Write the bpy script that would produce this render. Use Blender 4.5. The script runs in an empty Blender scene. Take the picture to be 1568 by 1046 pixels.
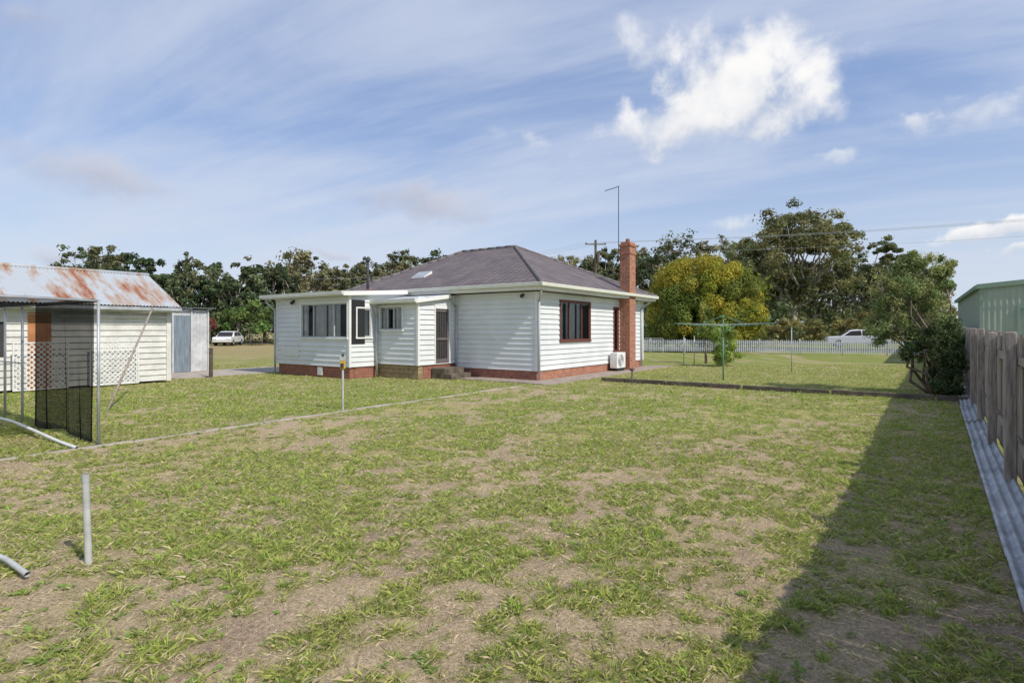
import bpy, math, random
import numpy as np
from mathutils import Vector, Matrix
random.seed(5)
scene=bpy.context.scene
YAW=math.radians(35.3)
SU,CU=math.sin(YAW),math.cos(YAW)
CX,CY=0.78,17.87
def px(x,d): return (x-784)*d/871.0
# ------------------------------------------------------------ materials
def newmat(name):
    m=bpy.data.materials.new(name); m.use_nodes=True
    nt=m.node_tree; b=nt.nodes['Principled BSDF']
    return m,nt,b
def N(nt,t,**kw):
    n=nt.nodes.new(t)
    for k,v in kw.items(): setattr(n,k,v)
    return n
def mat(name,col,rough=.7,var=.12,scale=6,bump=0.0,bscale=40,metal=0,col2=None,spec=.3,detail=6,stretch=None):
    m,nt,b=newmat(name)
    b.inputs['Roughness'].default_value=rough; b.inputs['Metallic'].default_value=metal
    b.inputs['Specular IOR Level'].default_value=spec
    tc=N(nt,'ShaderNodeTexCoord')
    mp=N(nt,'ShaderNodeMapping'); nt.links.new(tc.outputs['Object'],mp.inputs[0])
    if stretch: mp.inputs['Scale'].default_value=stretch
    nz=N(nt,'ShaderNodeTexNoise'); nz.inputs['Scale'].default_value=scale; nz.inputs['Detail'].default_value=detail
    nz.inputs['Roughness'].default_value=.65
    nt.links.new(mp.outputs[0],nz.inputs['Vector'])
    r=N(nt,'ShaderNodeValToRGB'); nt.links.new(nz.outputs['Fac'],r.inputs[0])
    c=Vector(col); c2=Vector(col2) if col2 else c*(1-var*2)
    r.color_ramp.elements[0].position=.35; r.color_ramp.elements[1].position=.65
    r.color_ramp.elements[0].color=(*c2,1); r.color_ramp.elements[1].color=(*(c*(1+(var if not col2 else 0))),1)
    nt.links.new(r.outputs[0],b.inputs['Base Color'])
    if bump:
        n2=N(nt,'ShaderNodeTexNoise'); n2.inputs['Scale'].default_value=bscale; n2.inputs['Detail'].default_value=4
        nt.links.new(mp.outputs[0],n2.inputs['Vector'])
        bp=N(nt,'ShaderNodeBump'); bp.inputs['Strength'].default_value=bump; bp.inputs['Distance'].default_value=.02
        nt.links.new(n2.outputs['Fac'],bp.inputs['Height']); nt.links.new(bp.outputs[0],b.inputs['Normal'])
    return m
def brickmat(name,c1,c2,mortar,bw=.24,bh=.085,ms=.012):
    m,nt,b=newmat(name); b.inputs['Roughness'].default_value=.85
    uv=N(nt,'ShaderNodeUVMap')
    br=N(nt,'ShaderNodeTexBrick'); br.inputs['Scale'].default_value=1
    br.inputs['Brick Width'].default_value=bw; br.inputs['Row Height'].default_value=bh; br.inputs['Mortar Size'].default_value=ms
    br.inputs['Color1'].default_value=(*c1,1); br.inputs['Color2'].default_value=(*c2,1); br.inputs['Mortar'].default_value=(*mortar,1)
    nt.links.new(uv.outputs[0],br.inputs['Vector'])
    nz=N(nt,'ShaderNodeTexNoise'); nz.inputs['Scale'].default_value=7; nz.inputs['Detail'].default_value=6
    nt.links.new(uv.outputs[0],nz.inputs['Vector'])
    mx=N(nt,'ShaderNodeMixRGB'); mx.blend_type='MULTIPLY'; mx.inputs[0].default_value=.6
    r=N(nt,'ShaderNodeValToRGB'); r.color_ramp.elements[0].color=(.5,.5,.5,1); r.color_ramp.elements[0].position=.3; r.color_ramp.elements[1].position=.6
    nt.links.new(nz.outputs['Fac'],r.inputs[0]); nt.links.new(br.outputs['Color'],mx.inputs[1]); nt.links.new(r.outputs[0],mx.inputs[2])
    nt.links.new(mx.outputs[0],b.inputs['Base Color'])
    bp=N(nt,'ShaderNodeBump'); bp.invert=True; bp.inputs['Distance'].default_value=.012
    nt.links.new(br.outputs['Fac'],bp.inputs['Height']); nt.links.new(bp.outputs[0],b.inputs['Normal'])
    return m
def attrmat(name,rough=.8,trans=.0,noise=None,spec=.2,bump=0):
    m,nt,b=newmat(name); b.inputs['Roughness'].default_value=rough; b.inputs['Specular IOR Level'].default_value=spec
    at=N(nt,'ShaderNodeAttribute'); at.attribute_name='col'
    out=at.outputs['Color']
    if noise:
        tc=N(nt,'ShaderNodeTexCoord')
        for sc,amt in noise:
            nz=N(nt,'ShaderNodeTexNoise'); nz.inputs['Scale'].default_value=sc; nz.inputs['Detail'].default_value=5; nz.inputs['Roughness'].default_value=.7
            nt.links.new(tc.outputs['Object'],nz.inputs['Vector'])
            r=N(nt,'ShaderNodeValToRGB'); r.color_ramp.elements[0].position=.32; r.color_ramp.elements[1].position=.68
            lo=1-amt; hi=1+amt*.6
            r.color_ramp.elements[0].color=(lo,lo,lo,1); r.color_ramp.elements[1].color=(hi,hi,hi,1)
            mx=N(nt,'ShaderNodeMixRGB'); mx.blend_type='MULTIPLY'; mx.inputs[0].default_value=1
            nt.links.new(nz.outputs['Fac'],r.inputs[0]); nt.links.new(out,mx.inputs[1]); nt.links.new(r.outputs[0],mx.inputs[2])
            out=mx.outputs[0]
            if bump:
                bp=N(nt,'ShaderNodeBump'); bp.inputs['Strength'].default_value=bump; bp.inputs['Distance'].default_value=.03
                nt.links.new(nz.outputs['Fac'],bp.inputs['Height']); nt.links.new(bp.outputs[0],b.inputs['Normal'])
    nt.links.new(out,b.inputs['Base Color'])
    if trans:
        df=N(nt,'ShaderNodeBsdfDiffuse'); nt.links.new(out,df.inputs[0])
        t=N(nt,'ShaderNodeBsdfTranslucent'); nt.links.new(out,t.inputs[0])
        ms=N(nt,'ShaderNodeMixShader'); ms.inputs[0].default_value=trans
        nt.links.new(df.outputs[0],ms.inputs[1]); nt.links.new(t.outputs[0],ms.inputs[2])
        nt.links.new(ms.outputs[0],nt.nodes['Material Output'].inputs[0])
    return m
M={}
M['siding']=mat('painted_weatherboard',(.72,.74,.745),.5,.04,1.2,.05,30)
M['trim']=mat('white_trim',(.80,.80,.78),.45,.03,3)
M['brick']=brickmat('red_brick',(.56,.20,.095),(.40,.13,.07),(.42,.32,.26))
M['brickdark']=brickmat('shade_toned_brick',(.42,.14,.085),(.30,.09,.055),(.30,.21,.17))  # darker copy of the red brick; shade of the front base put into the colour
M['tan']=brickmat('tan_block',(.40,.30,.16),(.32,.23,.12),(.24,.19,.12),.4,.15)
M['brown']=mat('brown_frame',(.18,.065,.05),.5,.1,8)
M['darkframe']=mat('dark_flyscreen',(.06,.055,.06),.6,.1,8)
M['greyframe']=mat('aluminium_frame',(.48,.49,.50),.4,.05,8)
M['curtain']=mat('curtain_cloth',(.78,.78,.76),.9,.08,4)
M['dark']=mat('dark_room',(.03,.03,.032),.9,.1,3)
M['concrete']=mat('concrete',(.44,.385,.33),.9,.12,2.5,.3,60)
M['metal']=mat('galvanised_metal',(.48,.5,.52),.5,.12,5,metal=.3)
M['timber']=mat('weathered_timber',(.42,.355,.30),.9,.25,5,.5,40,stretch=(6,6,.6))
M['timberdark']=mat('old_sleeper',(.16,.13,.10),.9,.25,5,.5,40)
M['bark']=mat('bark',(.22,.17,.13),.9,.25,4,.4,20)
M['gumbark']=mat('gum_bark',(.40,.35,.30),.85,.3,2,.3,20)
M['asphalt']=mat('asphalt',(.07,.07,.07),.9,.15,8)
M['hoist']=mat('green_paint_metal',(.13,.30,.22),.5,.1,8)
def roofmat():
    m,nt,b=newmat('roof_tiles'); b.inputs['Roughness'].default_value=.75
    uv=N(nt,'ShaderNodeUVMap')
    br=N(nt,'ShaderNodeTexBrick'); br.inputs['Scale'].default_value=1; br.offset=0.0
    br.inputs['Brick Width'].default_value=.3; br.inputs['Row Height'].default_value=.33; br.inputs['Mortar Size'].default_value=.022
    br.inputs['Color1'].default_value=(.19,.155,.15,1); br.inputs['Color2'].default_value=(.15,.125,.122,1); br.inputs['Mortar'].default_value=(.075,.062,.062,1)
    nt.links.new(uv.outputs[0],br.inputs['Vector'])
    nz=N(nt,'ShaderNodeTexNoise'); nz.inputs['Scale'].default_value=1.1; nz.inputs['Detail'].default_value=8; nz.inputs['Roughness'].default_value=.7
    nt.links.new(uv.outputs[0],nz.inputs['Vector'])
    r=N(nt,'ShaderNodeValToRGB'); r.color_ramp.elements[0].color=(.7,.7,.72,1); r.color_ramp.elements[0].position=.35
    r.color_ramp.elements[1].color=(1.25,1.2,1.2,1); r.color_ramp.elements[1].position=.7
    mx=N(nt,'ShaderNodeMixRGB'); mx.blend_type='MULTIPLY'; mx.inputs[0].default_value=1
    nt.links.new(nz.outputs['Fac'],r.inputs[0]); nt.links.new(br.outputs['Color'],mx.inputs[1]); nt.links.new(r.outputs[0],mx.inputs[2])
    nt.links.new(mx.outputs[0],b.inputs['Base Color'])
    wv=N(nt,'ShaderNodeTexWave'); wv.wave_profile='SAW'; wv.bands_direction='Y'
    wv.inputs['Scale'].default_value=2*math.pi/(.33*20)
    nt.links.new(uv.outputs[0],wv.inputs['Vector'])
    bp=N(nt,'ShaderNodeBump'); bp.inputs['Distance'].default_value=.03; bp.inputs['Strength'].default_value=.7; bp.invert=True
    nt.links.new(wv.outputs['Fac'],bp.inputs['Height']); nt.links.new(bp.outputs[0],b.inputs['Normal'])
    return m
M['roof']=roofmat()
def rustmat():
    m,nt,b=newmat('rusty_corrugated_iron'); b.inputs['Roughness'].default_value=.6
    tc=N(nt,'ShaderNodeTexCoord')
    mp=N(nt,'ShaderNodeMapping'); mp.inputs['Scale'].default_value=(.35,1.5,.35); mp.inputs['Location'].default_value=(0,3.2,0); nt.links.new(tc.outputs['Object'],mp.inputs[0])
    nz=N(nt,'ShaderNodeTexNoise'); nz.inputs['Scale'].default_value=1.3; nz.inputs['Detail'].default_value=7; nz.inputs['Roughness'].default_value=.62
    nt.links.new(mp.outputs[0],nz.inputs['Vector'])
    r=N(nt,'ShaderNodeValToRGB'); e=r.color_ramp.elements
    e[0].position=.47; e[0].color=(.44,.47,.50,1); e[1].position=.63; e[1].color=(.30,.10,.045,1)
    k=e.new(.55); k.color=(.40,.31,.25,1)
    nt.links.new(nz.outputs['Fac'],r.inputs[0]); nt.links.new(r.outputs[0],b.inputs['Base Color'])
    return m
M['rust']=rustmat()
M['iron']=mat('bare_corrugated_iron',(.50,.52,.54),.6,.2,3,metal=.15)
M['zinc']=mat('pale_zinc_sheet',(.50,.53,.55),.5,.12,2,stretch=(1,1,.3))
M['bluedoor']=mat('blue_grey_sheet',(.24,.29,.34),.5,.15,3,stretch=(4,4,.5))
M['greenshed']=mat('pale_green_steel',(.32,.38,.32),.5,.04,2)
M['greentrim']=mat('green_shed_trim',(.24,.33,.26),.5,.04,2)
M['shedboard']=mat('old_white_board',(.68,.67,.63),.7,.10,2.5,.15,30)
M['orange']=mat('orange_brown_board',(.45,.2,.09),.8,.15,3)
M['yellow']=mat('yellow_plastic',(.65,.42,.04),.4,.05,5)
M['orangecap']=mat('orange_plastic',(.6,.16,.03),.4,.05,5)
M['white']=mat('white_paint',(.80,.80,.78),.5,.06,4)
M['greywhite']=mat('weathered_white_paint',(.60,.61,.62),.6,.12,3)
M['carpaint']=mat('white_car_paint',(.75,.75,.76),.25,.02,2,spec=.6)
M['rubber']=mat('tyre_rubber',(.025,.025,.025),.8,.1,8)
M['pipe']=mat('plastic_pipe',(.50,.50,.48),.5,.12,9)
def glassmat():
    m,nt,b=newmat('window_glass')
    g=N(nt,'ShaderNodeBsdfGlossy'); g.inputs['Roughness'].default_value=.03; g.inputs['Color'].default_value=(.8,.85,.9,1)
    t=N(nt,'ShaderNodeBsdfTransparent'); t.inputs[0].default_value=(.92,.93,.93,1)
    ms=N(nt,'ShaderNodeMixShader'); f=N(nt,'ShaderNodeFresnel'); f.inputs[0].default_value=1.7
    nt.links.new(f.outputs[0],ms.inputs[0]); nt.links.new(t.outputs[0],ms.inputs[1]); nt.links.new(g.outputs[0],ms.inputs[2])
    nt.links.new(ms.outputs[0],nt.nodes['Material Output'].inputs[0]); return m
M['glass']=glassmat()
def netmat(name,op):
    m,nt,b=newmat(name)
    df=N(nt,'ShaderNodeBsdfDiffuse'); df.inputs[0].default_value=(.022,.024,.027,1)
    t=N(nt,'ShaderNodeBsdfTransparent'); ms=N(nt,'ShaderNodeMixShader')
    ms.inputs[0].default_value=op
    nt.links.new(t.outputs[0],ms.inputs[1]); nt.links.new(df.outputs[0],ms.inputs[2])
    nt.links.new(ms.outputs[0],nt.nodes['Material Output'].inputs[0]); return m
M['net']=netmat('black_shade_cloth',.84); M['netroof']=netmat('black_net_roof',.70)
# ------------------------------------------------------------ mesh builder
def empty(name,loc=(0,0,0),rot=0):
    e=bpy.data.objects.new(name,None); e.location=loc; e.rotation_euler=(0,0,rot); e.empty_display_size=.3
    scene.collection.objects.link(e); return e
def site(name): return empty(name,(CX,CY,0),-YAW)
class MB:
    def __init__(s): s.v=[];s.f=[];s.m=[];s.T=None
    def p(s,q):
        q=s.T(*q) if s.T else q
        s.v.append(tuple(q)); return len(s.v)-1
    def face(s,pts,mi=0):
        s.f.append([s.p(q) for q in pts]); s.m.append(mi)
    def box(s,x0,x1,y0,y1,z0,z1,mi=0):
        i=[s.p(q) for q in ((x0,y0,z0),(x1,y0,z0),(x1,y1,z0),(x0,y1,z0),(x0,y0,z1),(x1,y0,z1),(x1,y1,z1),(x0,y1,z1))]
        for f in ((3,2,1,0),(4,5,6,7),(0,1,5,4),(1,2,6,5),(2,3,7,6),(3,0,4,7)):
            s.f.append([i[k] for k in f]); s.m.append(mi)
    def cyl(s,p0,p1,r0,r1=None,n=8,mi=0,cap=True):
        if r1 is None: r1=r0
        p0=Vector(s.T(*p0)) if s.T else Vector(p0); p1=Vector(s.T(*p1)) if s.T else Vector(p1)
        d=(p1-p0); 
        if d.length<1e-6: return
        d.normalize(); a=d.orthogonal().normalized(); b=d.cross(a)
        i0=len(s.v)
        for P,r in ((p0,r0),(p1,r1)):
            for k in range(n):
                t=2*math.pi*k/n; s.v.append(tuple(P+a*math.cos(t)*r+b*math.sin(t)*r))
        for k in range(n):
            s.f.append([i0+k,i0+(k+1)%n,i0+n+(k+1)%n,i0+n+k]); s.m.append(mi)
        if cap:
            s.f.append([i0+k for k in range(n)][::-1]); s.m.append(mi)
            s.f.append([i0+n+k for k in range(n)]); s.m.append(mi)
    def path(s,pts,r,n=8,mi=0):
        for a,b in zip(pts[:-1],pts[1:]): s.cyl(a,b,r,r,n,mi)
    def obj(s,name,mats,parent=None,smooth=False,bevel=0,loc=None,rot=0):
        me=bpy.data.meshes.new(name); me.from_pydata(s.v,[],s.f)
        for m in mats: me.materials.append(M[m] if isinstance(m,str) else m)
        me.polygons.foreach_set('material_index',s.m)
        uvl=me.uv_layers.new(name='UVMap'); Z=Vector((0,0,1))
        for p in me.polygons:
            n=p.normal; t=Z.cross(n)
            t=t.normalized() if t.length>.01 else Vector((1,0,0))
            bt=n.cross(t)
            for li in p.loop_indices:
                co=me.vertices[me.loops[li].vertex_index].co
                uvl.data[li].uv=(co.dot(t),co.dot(bt))
        if smooth: me.polygons.foreach_set('use_smooth',[True]*len(me.polygons))
        me.update()
        o=bpy.data.objects.new(name,me); scene.collection.objects.link(o)
        if parent: o.parent=parent
        if loc: o.location=loc
        o.rotation_euler=(0,0,rot)
        if bevel:
            b=o.modifiers.new('bevel','BEVEL'); b.width=bevel; b.segments=2; b.limit_method='ANGLE'
        return o
def npmesh(name,verts,faces4,cols,material,parent=None):
    me=bpy.data.meshes.new(name); k=faces4.shape[1]
    me.vertices.add(len(verts)); me.vertices.foreach_set('co',verts.astype(np.float32).ravel())
    me.loops.add(faces4.size); me.loops.foreach_set('vertex_index',faces4.astype(np.int32).ravel())
    me.polygons.add(len(faces4)); me.polygons.foreach_set('loop_start',np.arange(0,faces4.size,k,dtype=np.int32))
    try: me.polygons.foreach_set('loop_total',np.full(len(faces4),k,dtype=np.int32))
    except Exception: pass
    me.update(calc_edges=True)
    a=me.color_attributes.new('col','FLOAT_COLOR','POINT')
    c=np.ones((len(verts),4),np.float32); c[:,:3]=cols; a.data.foreach_set('color',c.ravel())
    me.materials.append(material)
    o=bpy.data.objects.new(name,me); scene.collection.objects.link(o)
    if parent: o.parent=parent
    return o
# ------------------------------------------------------------ noise
_lat=[np.random.default_rng(s).random((256,256)) for s in range(8)]
def vn(x,y,s=0):
    xi=np.floor(x).astype(int); yi=np.floor(y).astype(int); fx=x-xi; fy=y-yi
    fx=fx*fx*(3-2*fx); fy=fy*fy*(3-2*fy); l=_lat[s%8]
    a=l[xi%256,yi%256]; b=l[(xi+1)%256,yi%256]; c=l[xi%256,(yi+1)%256]; d=l[(xi+1)%256,(yi+1)%256]
    return (a*(1-fx)+b*fx)*(1-fy)+(c*(1-fx)+d*fx)*fy
def fbm(x,y,s=0,o=4):
    t=0;a=.5;n=0
    for i in range(o):
        t=t+a*vn(x*2**i+17.3*i,y*2**i+9.1*i,s+i); n+=a; a*=.55
    return t/n
def sst(a,b,x):
    t=np.clip((x-a)/(b-a),0,1); return t*t*(3-2*t)
def mix(a,b,t): return a*(1-t[:,None])+b*t[:,None]
def lawn(x,y):
    lx,ly=CU*(x-CX)-SU*(y-CY), SU*(x-CX)+CU*(y-CY)
    n1=fbm(x/2.4+40,y/2.4+40,0); n2=fbm(x/.34+90,y/.34+70,3,3); n3=vn(x/.085+30,y/.085+50,5)
    d=np.hypot(x,y)
    v=.20*n1+.48*n2+.32*n3
    bias=np.full_like(x,.030)
    bias+=np.where(lx<.5,.06,0.)
    bias+=np.where((ly>1.1)&(lx>1),.06,0.)
    bias-=.09*np.exp(-((lx-1.6)/1.3)**2)*(lx>.5)*(ly<-2)
    bias-=.025*sst(6,3,d)
    bias-=.15*np.exp(-((x+2.6)**2/1.0+(y-3.35)**2/.35))
    bias+=.01*sst(10,20,d)
    g=sst(.41,.59,v+bias)
    green=np.array([.28,.315,.085]); yel=np.array([.45,.405,.15]); straw=np.array([.54,.42,.27]); soil=np.array([.41,.29,.22])
    t2=fbm(x/1.3+11,y/1.3+3,2)
    o=np.ones((len(x),1))
    dry=mix(yel*o,straw*o,sst(.30,.62,t2+.22*sst(9,3,d)))
    dry=mix(dry,soil*o,sst(.48,.72,fbm(x/.5+3,y/.5+66,6,3))*.65*sst(10,3,d))
    c=mix(dry,green*o,g)
    c=c*(.86+.28*fbm(x/.9+55,y/.9+21,1))[:,None]
    far=sst(25,45,d)*(x<-5)
    c=mix(c,np.array([.42,.33,.17])*o,far*.8)
    return c,g,lx,ly
# ------------------------------------------------------------ ground
def axis(a,b,st,lo,hi):
    core=list(np.arange(a,b+1e-6,st)); r=[];s=st;v=b
    while v<hi: s*=1.16; v+=s; r.append(min(v,hi))
    l=[];s=st;v=a
    while v>lo: s*=1.16; v-=s; l.append(max(v,lo))
    return np.array(l[::-1]+core+r)
gx=axis(-13,12,.055,-900,900); gy=axis(1.6,20,.055,-200,1500)
X,Y=np.meshgrid(gx,gy,indexing='ij'); xf,yf=X.ravel(),Y.ravel()
gc,gg,_,_=lawn(xf,yf)
gz=(fbm(xf/1.1,yf/1.1,1)-.5)*.05*np.exp(-np.hypot(xf,yf)/14)
gv=np.stack([xf,yf,gz-.012],1); nx,ny=len(gx),len(gy)
I=(np.arange(nx-1)[:,None]*ny+np.arange(ny-1)[None,:]).ravel()
gf=np.stack([I,I+ny,I+ny+1,I+1],1)
gm=attrmat('lawn_ground',.95,0,[(3.2,.12),(45,.45)],.1,.8)
ground=npmesh('ground',gv,gf,gc*.92,gm)
ground.data.polygons.foreach_set('use_smooth',[True]*len(ground.data.polygons))
# ------------------------------------------------------------ grass blades
def excluded(lx,ly):
    e=(lx>-9.4)&(lx<.05)&(ly>-.05)
    e|=(lx>-9.35)&(lx<-5.25)&(ly>-3.05)
    e|=(lx>-5.35)&(lx<-3.3)&(ly>-1.9)
    e|=(lx>-3.4)&(lx<1.05)&(ly>-1.0)&(ly<9)
    e|=(lx<-9.1)&(lx>-13)&(ly>-14)&(ly<-6.8)
    e|=(lx>-12.9)&(lx<-9.9)&(ly>-6.6)
    e|=(np.abs(lx-.5)<.07)&(ly<-2.3)
    return e
def blades(n,dmin,dmax,pw,hmin,hmax,wid,seed=1):
    r=np.random.default_rng(seed)
    u=r.random(n); d=(dmin**pw+u*(dmax**pw-dmin**pw))**(1/pw)
    y=d; x=(r.random(n)*2-1)*(1.0*y+.9)
    c,g,lx,ly=lawn(x,y)
    keep=~excluded(lx,ly)
    keep&=(x*.802-y*.598)<.42
    keep&=r.random(n)<(.55+.45*g)
    x,y,c,g=x[keep],y[keep],c[keep],g[keep]; n=len(x); d=y
    h=(hmin+(hmax-hmin)*r.random(n)**2)*(.45+.85*g)
    w=wid*(.6+.8*r.random(n))*(1+d*.12)
    a=r.random(n)*2*math.pi; la=r.random(n)*2*math.pi; ln=(.4*hmax+h)*(.4+1.2*r.random(n))
    z=(fbm(x/1.1,y/1.1,1)-.5)*.05*np.exp(-np.hypot(x,y)/14)-.014
    wx,wy=np.cos(a)*w,np.sin(a)*w
    b0=np.stack([x-wx,y-wy,z],1); b1=np.stack([x+wx,y+wy,z],1)
    m1=np.stack([x+wx*.8+np.cos(la)*ln*.4,y+wy*.8+np.sin(la)*ln*.4,z+h*.68],1)
    t=np.stack([x+np.cos(la)*ln,y+np.sin(la)*ln,z+h],1)
    V=np.stack([b0,b1,m1,t],1).reshape(-1,3)
    F=np.arange(n*4).reshape(n,4)
    o=np.ones((n,1)); gcol=np.array([.38,.47,.12]); ycol=np.array([.60,.57,.21]); st=np.array([.72,.60,.42])
    k=r.random(n)
    col=np.where((k<g*.74+.08)[:,None],mix(gcol*o,ycol*o,r.random(n)**1.1),st*o)
    col=col*(.65+.6*r.random((n,1)))
    return V,F,np.repeat(col,4,0)
parts=[blades(400000,2.0,9,1.2,.012,.040,.0014,seed=1),blades(280000,6,26,1.4,.018,.040,.0021,seed=2)]
def tufts(nt_,pw,dmax,nb,hb,hv,wb,ca,cbb,thr,szr,seed):
    r=np.random.default_rng(seed)
    ty=(2.0**pw+r.random(nt_)*(dmax**pw-2.0**pw))**(1/pw); tx=(r.random(nt_)*2-1)*(ty+.9)
    tc_,tg,tlx,tly=lawn(tx,ty); n5=fbm(tx/.8+5+seed,ty/.8+8,4)
    kp=(~excluded(tlx,tly))&((tx*.802-ty*.598)<.35)&(r.random(nt_)<(thr+(1-thr)*tg**1.5)*sst(.28,.55,n5)); tx,ty=tx[kp],ty[kp]
    cx=np.repeat(tx,nb); cy=np.repeat(ty,nb); n=len(cx); sz=np.repeat(szr[0]+szr[1]*r.random(len(tx))**3,nb)
    a=r.random(n)*2*math.pi; rad_=.035*r.random(n)*sz; cx=cx+np.cos(a)*rad_; cy=cy+np.sin(a)*rad_
    h=(hb+hv*r.random(n))*sz; ln=(.03+.045*r.random(n))*sz*(.35+.8*r.random(n)); w=wb*(.6+r.random(n))*(1+cy*.09)
    z=np.full(n,-.012); px_,py_=-np.sin(a)*w,np.cos(a)*w
    V=np.stack([np.stack([cx-px_*.5,cy-py_*.5,z],1),np.stack([cx+px_+np.cos(a)*ln*.5,cy+py_+np.sin(a)*ln*.5,z+h*.7],1),
     np.stack([cx+np.cos(a)*ln,cy+np.sin(a)*ln,z+h*.95],1),np.stack([cx-px_+np.cos(a)*ln*.5,cy-py_+np.sin(a)*ln*.5,z+h*.75],1)],1).reshape(-1,3)
    o_=np.ones((len(tx),1))
    tcol=np.repeat(mix(np.array(ca)*o_,np.array(cbb)*o_,r.random(len(tx))),nb,0)*(.75+.5*r.random((n,1)))
    return V,np.arange(n*4).reshape(n,4),np.repeat(tcol,4,0)
parts.append(tufts(16000,1.15,15,15,.022,.05,.0020,(.31,.46,.08),(.54,.60,.15),.04,(.45,.85),7))
parts.append(tufts(5200,1.1,9,9,.008,.022,.0085,(.20,.34,.08),(.36,.46,.12),.12,(.45,.6),17))   # flat broad-leaved weeds
off=0;FF=[]
for V,F,C in parts: FF.append(F+off); off+=len(V)
grassmat=attrmat('grass_blades',.7,.4,None,.25)
npmesh('grass',np.concatenate([p[0] for p in parts]),np.concatenate(FF),np.concatenate([p[2] for p in parts]),grassmat)
# ------------------------------------------------------------ trees
leafmat=attrmat('foliage',.65,.28,None,.25)
def leaves(cent,rad,per,size,base,rng,colvar=.35,shell=.55,tipup=0,nr=.4):
    k=len(cent); n=k*per
    c=np.repeat(cent,per,0); R=np.repeat(rad,per,0)
    d=rng.normal(size=(n,3)); d/=np.linalg.norm(d,axis=1)[:,None]
    rr=(shell+(1-shell)*rng.random(n))[:,None]*(.85+.3*rng.random((n,1)))
    P=c+d*R*rr
    nrm=d+rng.normal(size=(n,3))*nr+np.array([0,0,.25]); nrm/=np.linalg.norm(nrm,axis=1)[:,None]
    ref=rng.normal(size=(n,3)); 
    if tipup: ref=ref*.4+np.array([0,0,tipup])
    t=np.cross(nrm,ref); t/=np.linalg.norm(t,axis=1)[:,None]; b=np.cross(nrm,t)
    s=(size*(.5+.9*rng.random(n)))[:,None]
    V=np.stack([P-b*s,P+t*s*.45,P+b*s,P-t*s*.45],1).reshape(-1,3)
    cf=np.repeat(1-colvar+2*colvar*rng.random(k),per)[:,None]*(.75+.5*rng.random((n,1)))
    hue=np.repeat(rng.random((k,1)),per,0)
    col=np.array(base)*cf*(1+ (hue-.5)*np.array([.35,.1,.1]))
    return V,np.arange(n*4).reshape(n,4),np.repeat(col,4,0)
def join(ps):
    off=0;FF=[]
    for V,F,C in ps: FF.append(F+off); off+=len(V)
    return np.concatenate([p[0] for p in ps]),np.concatenate(FF),np.concatenate([p[2] for p in ps])
def limb(mb,a,b,r0,r1,rng,seg=4,wob=.06):
    a=Vector(a);b=Vector(b);pts=[a];Ln=(b-a).length
    for i in range(1,seg):
        t=i/seg; p=a.lerp(b,t)+Vector(rng.normal(size=3))*Ln*wob+Vector((0,0,-Ln*.06*math.sin(math.pi*t))); pts.append(p)
    pts.append(b)
    for i in range(seg): mb.cyl(pts[i],pts[i+1],r0+(r1-r0)*i/seg,r0+(r1-r0)*(i+1)/seg,7,0,False)
def gum(base,h,w,rng,lobes=9,clumps=7,per=45,leaf=.22,col=(.105,.125,.05),mb=None,low=.35,flat=.62,lobr=.13,drop=.42):
    bx,by=base; ps=[]; fork=Vector((bx,by,h*.26))
    mb.cyl((bx,by,-.1),fork,w*.03+.08,w*.025+.05,8)
    for i in range(lobes):
        ang=2*math.pi*(i+rng.random()*.7)/lobes*2.4; rr=w*.5*(.10+.74*math.sqrt(rng.random()))
        if i<2: rr*=.35
        zt=h*(low+(1-low)*((.05+.9*rng.random()) if i>2 else .93))
        zt=min(zt,h*(1-drop*(rr/(w*.5))**2)-h*.05)
        L_=np.array([bx+math.cos(ang)*rr,by+math.sin(ang)*rr,zt])
        limb(mb,fork,L_,w*.016+.03,.03,rng)
        lr=w*(lobr+.08*rng.random())
        cc=L_+rng.normal(size=(clumps,3))*np.array([lr*.62,lr*.62,lr*.36])
        rad=np.ones((clumps,3))*np.array([lr*.5,lr*.5,lr*.5*flat])*(.6+.7*rng.random((clumps,1)))
        ps.append(leaves(cc,rad,per,leaf,np.array(col)*(.75+.5*rng.random()),rng,.35,.3))
    return ps
def solo_tree(name,base,h,w,seed,**k):
    rng=np.random.default_rng(seed); e=empty(name,(0,0,0)); mb=MB(); k['mb']=mb
    ps=gum(base,h,w,rng,**k); mb.obj('trunk_and_limbs',['gumbark'],e,True)
    V,F,C=join(ps); npmesh('crown',V,F,C,leafmat,e)
def P(x,d): return (px(x,d),d)
def H(y,d): return 1.6+(505-y)*d/871.0
solo_tree('gum_tree',P(1216,66),H(320,66),13.0,21,lobes=38,clumps=9,per=90,leaf=.21,low=.22,col=(.225,.225,.105))
solo_tree('gum_tree',P(1362,72),H(366,72),7.0,23,lobes=11,clumps=7,per=80,leaf=.21,low=.5,col=(.185,.20,.095))
solo_tree('gum_tree',P(1140,84),H(368,84),13,24,lobes=20,clumps=8,per=75,leaf=.27,low=.2,col=(.175,.19,.09))
rng=np.random.default_rng(3); mb=MB(); ps=[]
def tops(x):
    pts=[(60,440),(92,392),(150,386),(205,398),(240,400),(290,403),(350,406),(400,404),(430,404),(445,394),(500,392),(560,398),(600,404),(625,380),(690,369),(730,386),(800,400),(860,398),(900,388),(960,384),(1010,384),(1040,370),(1110,372),(1150,390),(1250,400),(1300,392),(1330,396),(1400,414),(1440,422)]
    for (a,ya),(b,yb) in zip(pts[:-1],pts[1:]):
        if a<=x<=b: return ya+(yb-ya)*(x-a)/(b-a)
    return 425
x=104
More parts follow.
